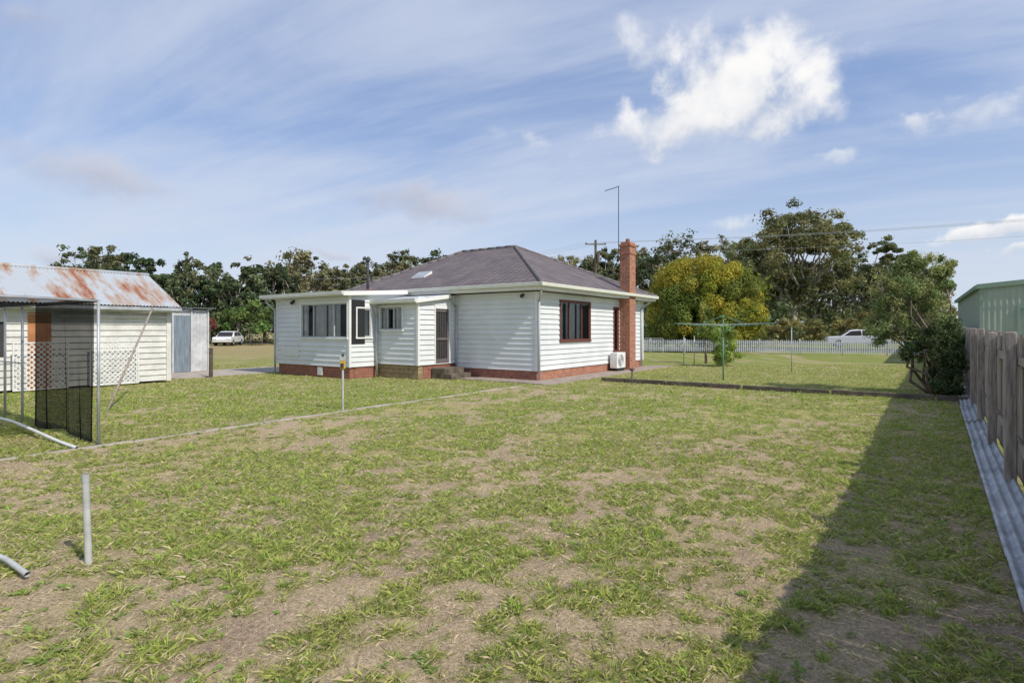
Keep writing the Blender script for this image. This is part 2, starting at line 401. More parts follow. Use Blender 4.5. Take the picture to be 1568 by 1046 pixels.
while x<1440:
    d=78+rng.random()*34; 
    if x<440: d=62+rng.random()*25
    h=H(tops(x)+rng.random()**1.4*34-8,d); w=h*(.50+.34*rng.random())
    u_=rng.random(); cb=(.155,.165,.085) if u_<.45 else ((.235,.225,.12) if u_<.8 else (.11,.135,.07))
    if x<420: cb=(.115,.15,.075) if u_<.5 else ((.175,.185,.095) if u_<.8 else (.085,.12,.06))
    hidden=(760<x<900)
    ps+=gum(P(x,d),h,w,rng,lobes=9 if hidden else 19,clumps=6,per=36,leaf=.30 if d>75 else .25,col=cb,mb=mb,low=.16 if u_>.3 else .34,flat=.7,lobr=.14,drop=.36)
    x+=w*871/d*(.36 if hidden else .27)
nU=620; ux=rng.random(nU)*1400+60; ud=60+rng.random(nU)*30
cc=np.stack([(ux-784)*ud/871,ud,.6+3.4*rng.random(nU)**1.4],1); rad=np.ones((nU,3))*(1.0+1.3*rng.random((nU,1)))
ps.append(leaves(cc,rad,60,.30,(.125,.15,.07),rng,.45,.3))
e=empty('distant_trees'); mb.obj('trunks',['gumbark'],e,True); V,F,C=join(ps); npmesh('crowns',V,F,C,leafmat,e)
# golden cypress
rng=np.random.default_rng(9); e=empty('golden_cypress_tree'); mb=MB(); d=43; bx,by=P(1077,d); hh=H(390,d); wd=176*d/871/2
ps=[]
nl=210
th=rng.random(nl)*2*math.pi; zz=rng.random(nl)**.75
prof=np.clip(1-np.abs((zz-.36)/.68)**2.6,0,1)**.5
rr=wd*prof*(.78+.16*rng.random(nl)); 
cc=np.stack([bx+np.cos(th)*rr,by+np.sin(th)*rr,.6+zz*(hh-1.3)],1)
sz_=.38+.45*rng.random(nl); rad=np.stack([sz_,sz_,sz_*.95],1)
s1=.35+.65*vn(th*2.2+3,zz*5+1,4)+.25*zz
yl=s1>.74
for msk,cl_ in ((yl,(.40,.365,.06)),(~yl,(.21,.245,.06))):  # yellow mostly high, darker green shadow lobes lower: shade put into leaf colours
    ps.append(leaves(cc[msk],rad[msk],420,.075,cl_,rng,.22,.8,nr=.35))
nl=70; cc=np.stack([bx+rng.normal(size=nl)*wd*.32,by+rng.normal(size=nl)*wd*.32,1+rng.random(nl)*(hh-3.0)],1)
ps.append(leaves(cc,np.ones((nl,3))*1.25,90,.22,(.12,.15,.03),rng,.3,.3))
mb.cyl((bx,by,-.1),(bx,by,hh*.6),.32,.12,8)
for k in range(9):
    a_=k*2.4; limb(mb,(bx,by,1+.3*k),(bx+math.cos(a_)*wd*.7,by+math.sin(a_)*wd*.7,2+.45*k),.1,.03,rng)
mb.obj('trunk',['bark'],e,True); V,F,C=join(ps); npmesh('crown',V,F,C,leafmat,e)
def shrub(name,lob,per,leaf,col,seed,trunk=None,cl=9,shell=.3,colvar=.35,barkr=.04):
    rng=np.random.default_rng(seed); e=empty(name); mb=MB(); ps=[]
    for (x_,y_,z_,rx,rz) in lob:
        c=np.array([x_,y_,z_]); q=rng.normal(size=(cl,3)); q/=np.linalg.norm(q,axis=1)[:,None]
        cc=c+q*np.array([rx,rx,rz])*(.35+.6*rng.random((cl,1)))
        rad=np.ones((cl,3))*np.array([rx,rx,rz])*(.22+.26*rng.random((cl,1)))
        ps.append(leaves(cc,rad,per,leaf,col,rng,colvar,shell,nr=.7))
        b=trunk if trunk else (x_,y_)
        limb(mb,(b[0],b[1],-.05),(x_,y_,z_),barkr,barkr*.4,rng)
        for q_ in cc[:5]: limb(mb,(x_,y_,z_-rz*.3),q_,barkr*.4,.006,rng,3)
    mb.obj('stems',['bark'],e,True); V,F,C=join(ps); npmesh('leaves',V,F,C,leafmat,e)
def S(x,y,d,rpx,rpz): return (px(x,d),d,H(y,d),rpx*d/871,rpz*d/871)
shrub('tall_shrub',[S(1395,430,14.4,42,38),S(1352,455,14.4,26,26),S(1442,415,14.6,24,22),S(1365,500,14.3,38,32),S(1410,480,14.5,42,40),S(1345,485,14.6,22,26),S(1398,404,14.5,26,20),S(1425,450,14.5,34,34)],
      260,.032,(.26,.30,.12),31,trunk=(px(1428,14.2),14.2),cl=15,shell=.1)
shrub('dark_leafy_shrub',[S(1438,560,14.0,38,40),S(1446,510,14.3,32,38),S(1418,535,13.9,30,34),S(1455,585,13.6,24,24),S(1462,535,14.3,18,40)],
      280,.038,(.11,.15,.065),33,trunk=(px(1440,14),14.0),cl=14,shell=.2)
shrub('round_shrub',[S(1106,522,25,31,29),S(1108,544,25,24,18)],330,.045,(.27,.36,.09),35,cl=16)
shrub('upright_shrub',[S(1080,482,27,11,32),S(1082,505,27,17,18)],260,.055,(.33,.37,.10),36,cl=14)
shrub('garden_bush',[S(1235,505,50,38,14),S(1180,505,52,30,12),S(1330,500,54,30,20),S(1300,495,56,30,18),S(1205,500,54,22,16)],190,.12,(.28,.25,.10),37,cl=12)
shrub('garden_bush',[S(1010,500,52,26,14),S(1060,502,50,26,10)],170,.14,(.18,.22,.08),38,cl=10)
shrub('red_leaf_shrub',[S(322,496,50,10,12)],150,.12,(.22,.09,.07),39,cl=9)
shrub('garden_bush',[S(385,478,60,28,24),S(360,486,60,22,18),S(400,500,58,20,14),S(345,490,62,20,14)],190,.16,(.15,.22,.07),40,cl=10)
# ------------------------------------------------------------ house
house=site('weatherboard_house')
def frame(p0,p1,n):
    p0=Vector((*p0,0)); d=(Vector((*p1,0))-p0); Ln=d.length; d.normalize(); n=Vector((*n,0))
    return (lambda s,o,z: p0+d*s+n*o+Vector((0,0,z))),Ln
BH=.165
def siding(mb,p0,p1,n,z0,z1,ops=(),mi=0,bh=BH,ztop=None):
    T,Ln=frame(p0,p1,n); mb.T=T
    z=z0
    while z<z1-1e-4:
        zt=min(z+bh,z1)
        cuts=sorted({z,zt,*[q for o in ops for q in (o[2],o[3]) if z<q<zt]})
        for a,b in zip(cuts[:-1],cuts[1:]):
            m=(a+b)/2; iv=[(0,Ln)]
            for o in ops:
                if o[2]<m<o[3]:
                    nv=[]
                    for s,e in iv:
                        if o[0]>s: nv.append((s,min(e,o[0])))
                        if o[1]<e: nv.append((max(s,o[1]),e))
                    iv=[q for q in nv if q[1]>q[0]+1e-4]
            oa=.036-.032*(a-z)/bh; ob=.036-.032*(b-z)/bh
            for s,e in iv:
                mb.face([(s,oa,a),(e,oa,a),(e,ob,b),(s,ob,b)],mi)
                if a==z: mb.face([(s,0.0,a),(e,0.0,a),(e,oa,a),(s,oa,a)],mi)
        z=zt
    mb.T=None
def window(parent,name,p0,p1,n,s0,s1,z0,z1,mull,fm='greyframe',curt=((0,1),),fw=.045,outer='trim'):
    T,Ln=frame(p0,p1,n); e=parent; mb=MB(); mb.T=T
    ow=.05
    mb.box(s0-ow,s1+ow,-.02,.055,z1,z1+ow,0); mb.box(s0-ow-.02,s1+ow+.02,-.02,.08,z0-ow,z0,0)
    mb.box(s0-ow,s0,-.02,.055,z0,z1,0); mb.box(s1,s1+ow,-.02,.055,z0,z1,0)
    g=.001
    mb.box(s0+g,s1-g,-.03,.03,z1-fw,z1-g,1); mb.box(s0+g,s1-g,-.03,.03,z0+g,z0+fw,1)
    mb.box(s0+g,s0+fw,-.03,.03,z0+fw,z1-fw,1); mb.box(s1-fw,s1-g,-.03,.03,z0+fw,z1-fw,1)
    for m in mull:
        q=s0+(s1-s0)*m; mb.box(q-fw/2,q+fw/2,-.028,.028,z0+fw,z1-fw,1)
    mb.obj(name+'_frame',[outer,fm],e,bevel=.004)
    mb=MB(); mb.T=T; mb.face([(s0+.01,-.005,z0+.01),(s1-.01,-.005,z0+.01),(s1-.01,-.005,z1-.01),(s0+.01,-.005,z1-.01)]); mb.obj(name+'_glass',['glass'],e)
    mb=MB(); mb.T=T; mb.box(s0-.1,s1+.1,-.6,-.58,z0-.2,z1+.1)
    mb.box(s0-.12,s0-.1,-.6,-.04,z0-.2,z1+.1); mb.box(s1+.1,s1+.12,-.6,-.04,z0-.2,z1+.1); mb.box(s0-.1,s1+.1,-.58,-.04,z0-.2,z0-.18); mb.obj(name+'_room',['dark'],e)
    mb=MB(); mb.T=T
    for (a,b) in curt:
        A=s0+(s1-s0)*a; B=s0+(s1-s0)*b; n_=max(8,int((B-A)/.018)); pv=None
        for i in range(n_+1):
            s=A+(B-A)*i/n_; o=-.060+.014*math.sin(s*55+math.sin(s*9)*2)+.006*math.sin(s*131)
            if pv: mb.face([(pv[0],pv[1],z0-.05),(s,o,z0-.05),(s,o,z1+.03),(pv[0],pv[1],z1+.03)])
            pv=(s,o)
    if curt: mb.obj(name+'_curtain',['curtain'],e,True)
ZS=2.80
mb=MB()
wr=(1.41,3.51,1.23,2.56); nw=(5.55,5.92,.75,2.45)
siding(mb,(-3.35,0),(0,0),(0,-1),.30,ZS)
siding(mb,(0,0),(0,8.44),(1,0),.30,ZS,[wr,nw])
siding(mb,(0,8.44),(-8.7,8.44),(0,1),.30,ZS)
siding(mb,(-8.7,8.44),(-8.7,.6),(-1,0),.30,ZS)
wb=(.20,1.26,1.6,2.36); dr=(.78,1.46,.47,2.3)
siding(mb,(-5.3,-1.85),(-3.35,-1.85),(0,-1),.45,2.44,[wb])
siding(mb,(-3.35,-1.85),(-3.35,0),(1,0),.45,2.66,[dr])
ww=(1.46,3.92,1.33,2.48); ws=(.28,.86,1.35,2.30)
siding(mb,(-9.3,-3),(-5.3,-3),(0,-1),.38,2.70,[ww])
siding(mb,(-5.3,-3),(-5.3,-1.85),(1,0),.38,2.78,[ws])
siding(mb,(-9.3,.6),(-9.3,-3),(-1,0),.38,2.70)
siding(mb,(-8.7,.6),(-9.3,.6),(0,1),.38,2.70)
mb.face([(-5.29,-1.85,2.3),(-5.29,0,2.3),(-5.29,0,2.99),(-5.29,-1.85,2.80)],0)
mb.obj('siding',['siding'],house)
mb=MB()
def base(x0,y0,x1,y1,h,mi):
    mb.box(min(x0,x1),max(x0,x1),min(y0,y1),max(y0,y1),-.1,h,mi)
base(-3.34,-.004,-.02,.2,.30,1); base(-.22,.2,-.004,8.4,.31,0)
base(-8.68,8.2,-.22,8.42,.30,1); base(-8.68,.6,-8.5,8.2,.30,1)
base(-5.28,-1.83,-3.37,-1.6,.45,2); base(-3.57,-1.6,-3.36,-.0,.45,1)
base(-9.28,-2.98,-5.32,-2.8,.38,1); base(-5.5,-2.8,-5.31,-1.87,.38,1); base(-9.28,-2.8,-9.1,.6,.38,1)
mb.obj('brick_base',['brick','brickdark','tan'],house)
mb=MB()
for (cx_,cy_,z0,z1) in ((.016,-.016,.29,ZS),(-5.284,-3.016,.37,2.76),(-9.316,-3.016,.37,2.70),(-3.334,-1.866,.44,2.5),(.016,8.45,.29,ZS)):
    mb.box(cx_-.055,cx_+.028,cy_-.028,cy_+.055,z0,z1)
mb.box(-3.34,-3.27,-.045,-.002,.3,2.72)
mb.box(-5.268,-5.20,-1.895,-1.852,.45,2.5)
mb.box(-3.36,-3.30,-1.12,-1.07,.45,2.42); mb.box(-3.36,-3.30,-.39,-.34,.45,2.42); mb.box(-3.36,-3.30,-1.07,-.39,2.3,2.42)
mb.obj('corner_boards',['trim'],house,bevel=.004)
mb=MB(); mb.T,_=frame((-3.35,-1.85),(-3.35,0),(1,0))
mb.box(.78,1.46,-.06,-.03,.47,2.3,0)
for z0,z1 in ((.47,.62),(1.25,1.33),(2.2,2.3)): mb.box(.78,1.46,-.03,.012,z0,z1,1)
for s0 in (.78,1.39): mb.box(s0,s0+.07,-.029,.011,.62,2.2,1)
for k in range(6): mb.box(.90+k*.085,.915+k*.085,-.028,-.01,.62,2.2,1)
mb.box(.85,.86,.02,.05,1.2,1.32,1)
mb.obj('screen_door',['dark',mat('grey_brown_screen',(.16,.14,.14),.6,.1,8)],house,bevel=.003)
mb=MB()
mb.box(-3.33,-2.75,-1.25,-.25,-.05,.34); mb.box(-2.75,-2.45,-1.25,-.25,-.05,.17); 
mb.obj('door_steps',['timberdark'],house,bevel=.015)
window(house,'wing_window',(-9.3,-3),(-5.3,-3),(0,-1),*ww,(.27,.72),curt=((0,.12),(.22,.52),(.56,.82)))
window(house,'wing_side_window',(-5.3,-3),(-5.3,-1.85),(1,0),*ws,(),fm='greyframe',curt=((.5,1),))
window(house,'bath_window',(-5.3,-1.85),(-3.35,-1.85),(0,-1),*wb,(.34,.62),curt=((.02,.36),(.5,.98)))
window(house,'bedroom_window',(0,0),(0,8.44),(1,0),*wr,(.30,.72),fm='brown',outer='brown',curt=((.02,.14),(.24,.54),(.60,.78)))
window(house,'narrow_window',(0,0),(0,8.44),(1,0),*nw,(),fm='brown',outer='brown',curt=())
mb=MB(); o=.48; x0,x1=-9.0,o; y0,y1=-o,8.44+o; ze=3.04; zr=5.03; ym=(y0+y1)/2; rx1=-3.8; rx0=-6.6
A=(x0,y0,ze);B=(x1,y0,ze);C=(x1,y1,ze);D=(x0,y1,ze);R0=(rx0,ym,zr);R1=(rx1,ym,zr)
for f in ([A,B,R1,R0],[B,C,R1],[C,D,R0,R1],[D,A,R0]): mb.face(f)
mb.obj('roof_tiles',['roof'],house)
mb=MB()
for a,b in ((R0,R1),(A,R0),(B,R1),(C,R1),(D,R0)):
    a=Vector(a);b=Vector(b); n_=max(2,int((b-a).length/.42))
    for i in range(n_): 
        p=a.lerp(b,i/n_);q=a.lerp(b,(i+1.04)/n_ if i<n_-1 else 1); mb.cyl(p,q,.08,.068,8)
mb.obj('ridge_caps',[mat('ridge_tile',(.18,.16,.16),.7,.15,4)],house,True)
mb=MB(); t=.03
def fascia_rect(x0,x1,y0,y1,zb,zt,mi=0):
    mb.box(x0,x1,y0,y0+t,zb,zt,mi); mb.box(x0,x1,y1-t,y1,zb,zt,mi); mb.box(x0,x0+t,y0+t,y1-t,zb,zt,mi); mb.box(x1-t,x1,y0+t,y1-t,zb,zt,mi)
fascia_rect(x0+.03,x1-.03,y0+.03,y1-.03,2.83,3.02)
mb.face([(x0+.06,y0+.06,2.84),(x1-.06,y0+.06,2.84),(x1-.06,y1-.06,2.84),(x0+.06,y1-.06,2.84)],0)
mb.obj('fascia_and_soffit',['trim'],house)
mb=MB()
for (a,b) in (((x0,y0-.03,2.99),(x1+.03,y0-.03,2.99)),((x1+.03,y0-.03,2.99),(x1+.03,y1,2.99))):
    a=Vector(a);b=Vector(b)
    if abs(a.y-b.y)<1e-3: mb.box(a.x,b.x,a.y-.07,a.y+.058,2.93,3.045)
    else: mb.box(a.x-.058,a.x+.07,a.y-.07,b.y,2.928,3.043)
mb.obj('gutters',[mat('cream_gutter',(.66,.66,.56),.5,.05,3)],house,bevel=.012)
def skil(x0,x1,y0,y1,z0,z1,th,name):
    mb=MB(); 
    mb.face([(x0,y0,z0),(x1,y0,z0),(x1,y1,z1),(x0,y1,z1)],1)
    mb.face([(x0,y0,z0-th),(x1,y0,z0-th),(x1,y1,z1-th),(x0,y1,z1-th)],0)
    mb.face([(x0,y0,z0-th),(x1,y0,z0-th),(x1,y0,z0),(x0,y0,z0)],0)
    for xx in (x0,x1): mb.face([(xx,y0,z0-th),(xx,y1,z1-th),(xx,y1,z1),(xx,y0,z0)],0)
    mb.box(x0-.02,x1+.02,y0-.09,y0-.002,z0-.10,z0+.012,2)
    mb.obj(name,['trim','zinc',mat('gutter_'+name,(.66,.66,.58),.5,.05,3)],house)
skil(-9.75,-5.12,-3.38,-.53,2.83,3.01,.14,'wing_roof')
skil(-5.28,-3.18,-2.10,-.45,2.58,2.80,.13,'bath_roof')
mb=MB()
mb.face([(-3.345,-1.85,2.3),(-3.345,0,2.66),(-3.345,0,2.80),(-3.345,-1.85,2.5)])
mb.face([(-5.3,-2.99,2.6),(-5.3,-1.85,2.6),(-5.3,-1.85,2.83),(-5.3,-2.99,2.75)])
mb.face([(-5.3,-1.845,2.4),(-3.35,-1.845,2.4),(-3.35,-1.845,2.5),(-5.3,-1.845,2.5)])
mb.obj('wall_infill',['siding'],house)
mb=MB()
def dpipe(x,y,ztop,dx=0,dy=0,r=.035):
    mb.path([(x+dx,y+dy,ztop),(x+dx,y+dy,ztop-.12),(x,y,ztop-.42),(x,y,.05)],r,10)
dpipe(.11,-.03,2.93,.30,-.35); dpipe(-5.16,-1.98,2.5,0,-.1); dpipe(-9.40,-3.07,2.72,-.15,-.25); dpipe(-3.26,-.08,2.84,0,-.35,.03)
dpipe(.08,8.2,2.93,.3,.3)
mb.obj('downpipes',[mat('grey_downpipe',(.50,.52,.54),.5,.06,3)],house,True)
mb=MB(); sl=(zr-ze)/(ym-y0)
zf=lambda y:ze+(y-y0)*sl
mb.face([(-6.4,.85,zf(.85)+.04),(-5.7,.85,zf(.85)+.04),(-5.7,1.3,zf(1.3)+.10),(-6.4,1.3,zf(1.3)+.10)],1)
for xx in (-6.4,-5.7): mb.face([(xx,.85,zf(.85)-.02),(xx,1.3,zf(1.3)-.02),(xx,1.3,zf(1.3)+.10),(xx,.85,zf(.85)+.04)],0)
mb.face([(-6.4,.85,zf(.85)-.02),(-5.7,.85,zf(.85)-.02),(-5.7,.85,zf(.85)+.04),(-6.4,.85,zf(.85)+.04)],0)
mb.face([(-6.4,1.3,zf(1.3)-.02),(-5.7,1.3,zf(1.3)-.02),(-5.7,1.3,zf(1.3)+.10),(-6.4,1.3,zf(1.3)+.10)],0)
mb.obj('skylight',['trim','metal'],house)
mb=MB(); mb.cyl((-6.76,-1,2.9),(-6.76,-1,4.1),.05,.05,10); mb.cyl((-6.76,-1,4.1),(-6.76,-1,4.2),.075,.075,10); mb.cyl((-6.76,-1,4.2),(-6.76,-1,4.26),.075,.02,10)
mb.cyl((-6.76,-1,2.9),(-6.76,-1,3.1),.10,.06,10,1)
mb.obj('flue',['darkframe','brown'],house,True)
mb=MB(); mb.box(.035,.46,6.08,6.66,-.05,4.93); 
mb.box(.005,.49,6.05,6.69,4.62,4.70); mb.box(.0,.495,6.045,6.695,4.931,5.01); mb.box(.06,.44,6.1,6.64,5.011,5.10)
mb.obj('brick_chimney',['brick'],house)
mb=MB(); mb.cyl((.25,6.37,5.1),(.25,6.37,5.25),.09,.08,10); mb.obj('chimney_pot',['brickdark'],house)
mb=MB(); mb.cyl((.02,6.0,4.3),(.02,6.0,7.35),.018,.015,6)
for zz_ in (4.5,4.8): mb.box(.0,.05,5.98,6.1,zz_,zz_+.03)
mb.cyl((.02,6.0,7.32),(-.45,5.75,7.16),.012,.012,5)
for k in range(7):
    q=Vector((.02,6.0,7.31)).lerp(Vector((-.45,5.75,7.16)),k/6); mb.cyl(q+Vector((.1,-.18,0)),q-Vector((.1,-.18,0)),.006,.006,4)
mb.obj('tv_antenna',['darkframe'],house)
mb=MB()
mb.box(-6.95,-6.70,-3.03,-2.99,.06,.33,0)
mb.box(-8.95,-8.0,-3.055,-3.02,.66,1.02,0); mb.box(-8.92,-8.03,-3.062,-3.055,.69,.99,1); mb.box(-8.49,-8.46,-3.07,-3.06,.69,.99,0)
mb.obj('vent_and_hatch',['white','siding'],house,bevel=.004)
mb=MB(); mb.cyl((-8.3,-3.02,2.62),(-8.3,-3.14,2.52),.05,.06,8); mb.cyl((-.5,-.02,2.72),(-.5,-.14,2.66),.04,.06,8); mb.obj('security_lamps',['darkframe'],house,True)
ac=site('air_conditioner_unit'); mb=MB(); mb.box(.12,.42,5.0,5.78,.12,.72,0); mb.box(.14,.40,5.05,5.73,.0,.12,1)
mb.obj('casing',['white','dark'],ac,bevel=.02)
mb=MB(); 
for r_ in (.06,.10,.14,.18,.21,.235):
    for k in range(20):
        a0,a1=2*math.pi*k/20,2*math.pi*(k+1)/20
        mb.cyl((.43,5.33+math.cos(a0)*r_,.42+math.sin(a0)*r_),(.43,5.33+math.cos(a1)*r_,.42+math.sin(a1)*r_),.007,.007,4)
mb.cyl((.421,5.33,.42),(.424,5.33,.42),.24,.24,24,1)
mb.obj('fan_grille',['greywhite','greyframe'],ac)
# ------------------------------------------------------------ paths
def sheet(name,pts,m,z=.012):
    mb=MB()
    mb.face([(x,y,z) for x,y in pts])
    for i in range(len(pts)):
        a=pts[i];b=pts[(i+1)%len(pts)]; mb.face([(*a,-.08),(*b,-.08),(*b,z),(*a,z)])
    return mb.obj(name,[m],None,loc=(CX,CY,0),rot=-YAW)
sheet('garden_path',[(-3.3,-.85),(-1.5,-.92),(.1,-.90),(.9,-1.0),(1.06,-.7),(1.02,4),(1.06,9.4),(.02,9.4),(.02,-.03),(-3.3,-.03)],mat('path_concrete',(.38,.31,.26),.95,.18,3,.4,50),.015)
sheet('driveway',[(-12.9,-6.6),(-9.9,-6.3),(-9.95,-3),(-9.8,2),(-9.4,14),(-10,30),(-13,30),(-12.9,5)],M['concrete'],.02)
mb=MB(); y=-16.5
while y<-2.4:
    j=random.uniform(-.01,.01); mb.box(.45+j,.55+j,y,y+.985,-.1,.008+random.uniform(-.01,.008)); y+=1
mb.obj('lawn_edging',['concrete'],None,bevel=.01,loc=(CX,CY,0),rot=-YAW)
mb=MB(); x=1.7
while x<10.2:
    j=random.uniform(-.02,.02); mb.box(x,x+2.05,1.05+j,1.17+j,-.1,.10+random.uniform(-.015,.015)); x+=2.1
mb.obj('timber_edging',['timberdark'],None,bevel=.012,loc=(CX,CY,0),rot=-YAW)
mb=MB(); mb.cyl((2.95,.55,0),(2.95,.55,.42),.02,.02,8); mb.box(2.9,3.0,.5,.6,.4,.47); mb.obj('garden_tap',['timberdark'],None,loc=(CX,CY,0),rot=-YAW)
# ------------------------------------------------------------ right fence
FY=math.radians(36.7); fe=empty('paling_fence',(0,0,0),-FY)
FX=.66; rg=random.Random(4)
pal=[MB(),MB(),MB()]; y=-9.0
while y<42:
    w=.10; h=1.50+rg.uniform(-.035,.03)+min(.12,max(0,(y-6)*.012)); o=rg.uniform(-.006,.006)
    pal[rg.choice((0,0,1,2))].box(FX+.05+o,FX+.068+o,y,y+w-rg.uniform(.001,.007),.03,h)
    y+=w
for i,(p_,c_) in enumerate(zip(pal,((.42,.355,.30),(.35,.29,.235),(.48,.43,.38)))):
    p_.obj('palings',[mat('paling_timber',c_,.9,.25,5,.5,40,stretch=(6,6,.6))],fe)
mb=MB()
for z in (.42,1.28):
    y=-9.1
    while y<42: mb.box(FX,FX+.042,y,y+2.38,z-.04+rg.uniform(-.01,.01),z+.045); y+=2.4
mb.obj('rails',['timber'],fe,bevel=.006)
mb=MB(); y=10.1-2.4*8
while y<42:
    h=1.50+rg.uniform(0,.06)+min(.12,max(0,(y-6)*.012)); mb.box(FX-.10,FX-.003,y-.065,y+.065,-.1,h); y+=2.4
mb.obj('posts',['timber'],fe,bevel=.012)
def corrug(mb,P0,A,LA,B,LB,pitch=.076,amp=.009,mi=0,seg=6,nb=1):
    P0=Vector(P0);A=Vector(A).normalized();B=Vector(B).normalized();Nn=A.cross(B).normalized()
    n_=int(LA/pitch*seg); i0=len(mb.v)
    for i in range(n_+1):
        s=LA*i/n_; w=math.sin(2*math.pi*s/pitch)*amp
        for j in range(nb+1): mb.v.append(tuple(P0+A*s+B*(LB*j/nb)+Nn*w))
    for i in range(n_):
        for j in range(nb):
            a=i0+i*(nb+1)+j; mb.f.append([a,a+nb+1,a+nb+2,a+1]); mb.m.append(mi)
mb=MB(); y=-2
while y<19:
    corrug(mb,(.40+rg.uniform(-.015,.015),y,.03+rg.uniform(-.005,.01)),(1,0,.22),.27,(0,1,rg.uniform(-.003,.003)),2.42,.076,.017,0,8,1); y+=2.4
mb.obj('corrugated_sheet_strip',['iron'],fe,True)
# ------------------------------------------------------------ picket fence
mb=MB(); a=Vector((9.5,41,0)); b=Vector((23.6,34.8,0)); d=(b-a).normalized(); st=a-d*26; Ln=60
n_=Vector((d.y,-d.x,0)); mb.T=lambda s,o,z: st+d*s+n_*o+Vector((0,0,z))
s=0
while s<Ln:
    h=.92; mb.box(s,s+.068,0,.018,.08,h-.05); mb.face([(s,.0,h-.05),(s+.068,.0,h-.05),(s+.034,.0,h)]); mb.face([(s,.018,h-.05),(s+.068,.018,h-.05),(s+.034,.018,h)]); s+=.125
for z in (.25,.72): mb.box(0,Ln,-.05,-.002,z,z+.07)
s=0
while s<Ln: mb.box(s,s+.1,-.15,-.052,-.1,1.0); s+=2.4
mb.obj('picket_fence',[mat('fence_white_paint',(.64,.66,.70),.6,.08,3)])
mb=MB()
mb.T=lambda s,o,z: a+d*s-n_*o+Vector((0,0,z))
mb.face([(-200,7,.01),(200,7,.01),(200,14,.01),(-200,14,.01)]); mb.obj('road',['asphalt'])
mb=MB(); mb.T=lambda s,o,z: st+d*s+n_*o+Vector((0,0,z))
g0=24.6
mb.path([(g0,1.6,0),(g0,1.6,1.0),(g0+3,1.6,1.0),(g0+3,1.6,0)],.022); mb.path([(g0,1.6,.15),(g0+3,1.6,.15)],.015)
for k in range(1,20): mb.cyl((g0+k*.15,1.6,.15),(g0+k*.15,1.6,1.0),.005,.005,4)
mb.obj('wire_gate',['metal'])
# ------------------------------------------------------------ clothesline
cl=empty('rotary_clothesline',(6.72,18.1,0),math.radians(12)); mb=MB()
mb.cyl((0,0,0),(0,0,1.35),.022,.022,10); mb.cyl((0,0,1.3),(0,0,2.02),.016,.016,10); mb.cyl((0,0,1.95),(0,0,2.06),.035,.035,10)
tips=[]
for k in range(4):
    a_=math.pi/2*k+.25; c_,s_=math.cos(a_),math.sin(a_)
    mb.path([(0,0,1.78),(c_*1.0,s_*1.0,1.74),(c_*2.0,s_*2.0,1.80)],.011,6)
    mb.cyl((0,0,2.05),(c_*1.0,s_*1.0,1.75),.006,.006,5); mb.cyl((0,0,1.45),(c_*.55,s_*.55,1.76),.008,.008,5)
    tips.append((c_,s_))
mb.obj('mast_and_arms',['hoist'],cl,True)
mb=MB()
for rr_ in (.6,.95,1.3,1.62,1.95):
    for k in range(4):
        c0,s0=tips[k];c1,s1=tips[(k+1)%4]; z=1.76+.02*rr_
        m_=((c0+c1)/2*rr_,(s0+s1)/2*rr_,z-.04); mb.path([(c0*rr_,s0*rr_,z),m_,(c1*rr_,s1*rr_,z)],.004,4)
mb.obj('lines',['metal'],cl)
for (x_,d_,top) in ((1212,21.5,503),(1047,26,515),(1063,26,515)):
    mb=MB(); X_,Y_=P(x_,d_); mb.cyl((X_,Y_,-.05),(X_,Y_,H(top,d_)),.018,.018,8); mb.cyl((X_,Y_,H(top,d_)-.02),(X_,Y_,H(top,d_)+.02),.03,.03,8); mb.obj('line_prop_pole' if x_==1212 else 'garden_stake',['metal'],None,True)
# ------------------------------------------------------------ posts on the lawn
mb=MB(); X_,Y_=P(525,11.4)
mb.cyl((X_,Y_,-.05),(X_,Y_,1.0),.022,.022,10,0); mb.box(X_-.045,X_+.045,Y_-.04,Y_+.04,.82,.98,1); mb.box(X_-.05,X_+.05,Y_-.045,Y_+.045,.98,1.06,0); mb.cyl((X_,Y_,1.06),(X_,Y_,1.12),.03,.025,8,2)
mb.box(X_-.03,X_+.03,Y_-.055,Y_-.041,.84,.93,2)
mb.obj('garden_marker_post',['pipe','yellow','darkframe'],None,bevel=.004)
mb=MB(); X_,Y_=P(136,3.92); mb.cyl((X_,Y_,-.05),(X_-.03,Y_+.01,.60),.022,.022,14,0,False); mb.cyl((X_-.0295,Y_+.01,.59),(X_-.03,Y_+.01,.602),.019,.019,14,1)
mb.cyl((X_-.028,Y_+.01,.55),(X_-.031,Y_+.01,.605),.0245,.0245,14,0,False)
mb.obj('pipe_stake',['pipe','dark'],None,True)
mb=MB(); X_,Y_=P(323,19.1); mb.box(X_-.05,X_+.05,Y_-.05,Y_+.05,-.05,.95); mb.box(X_-.06,X_+.06,Y_-.06,Y_+.06,.95,.98); mb.obj('timber_post',['timberdark'],None,bevel=.01)
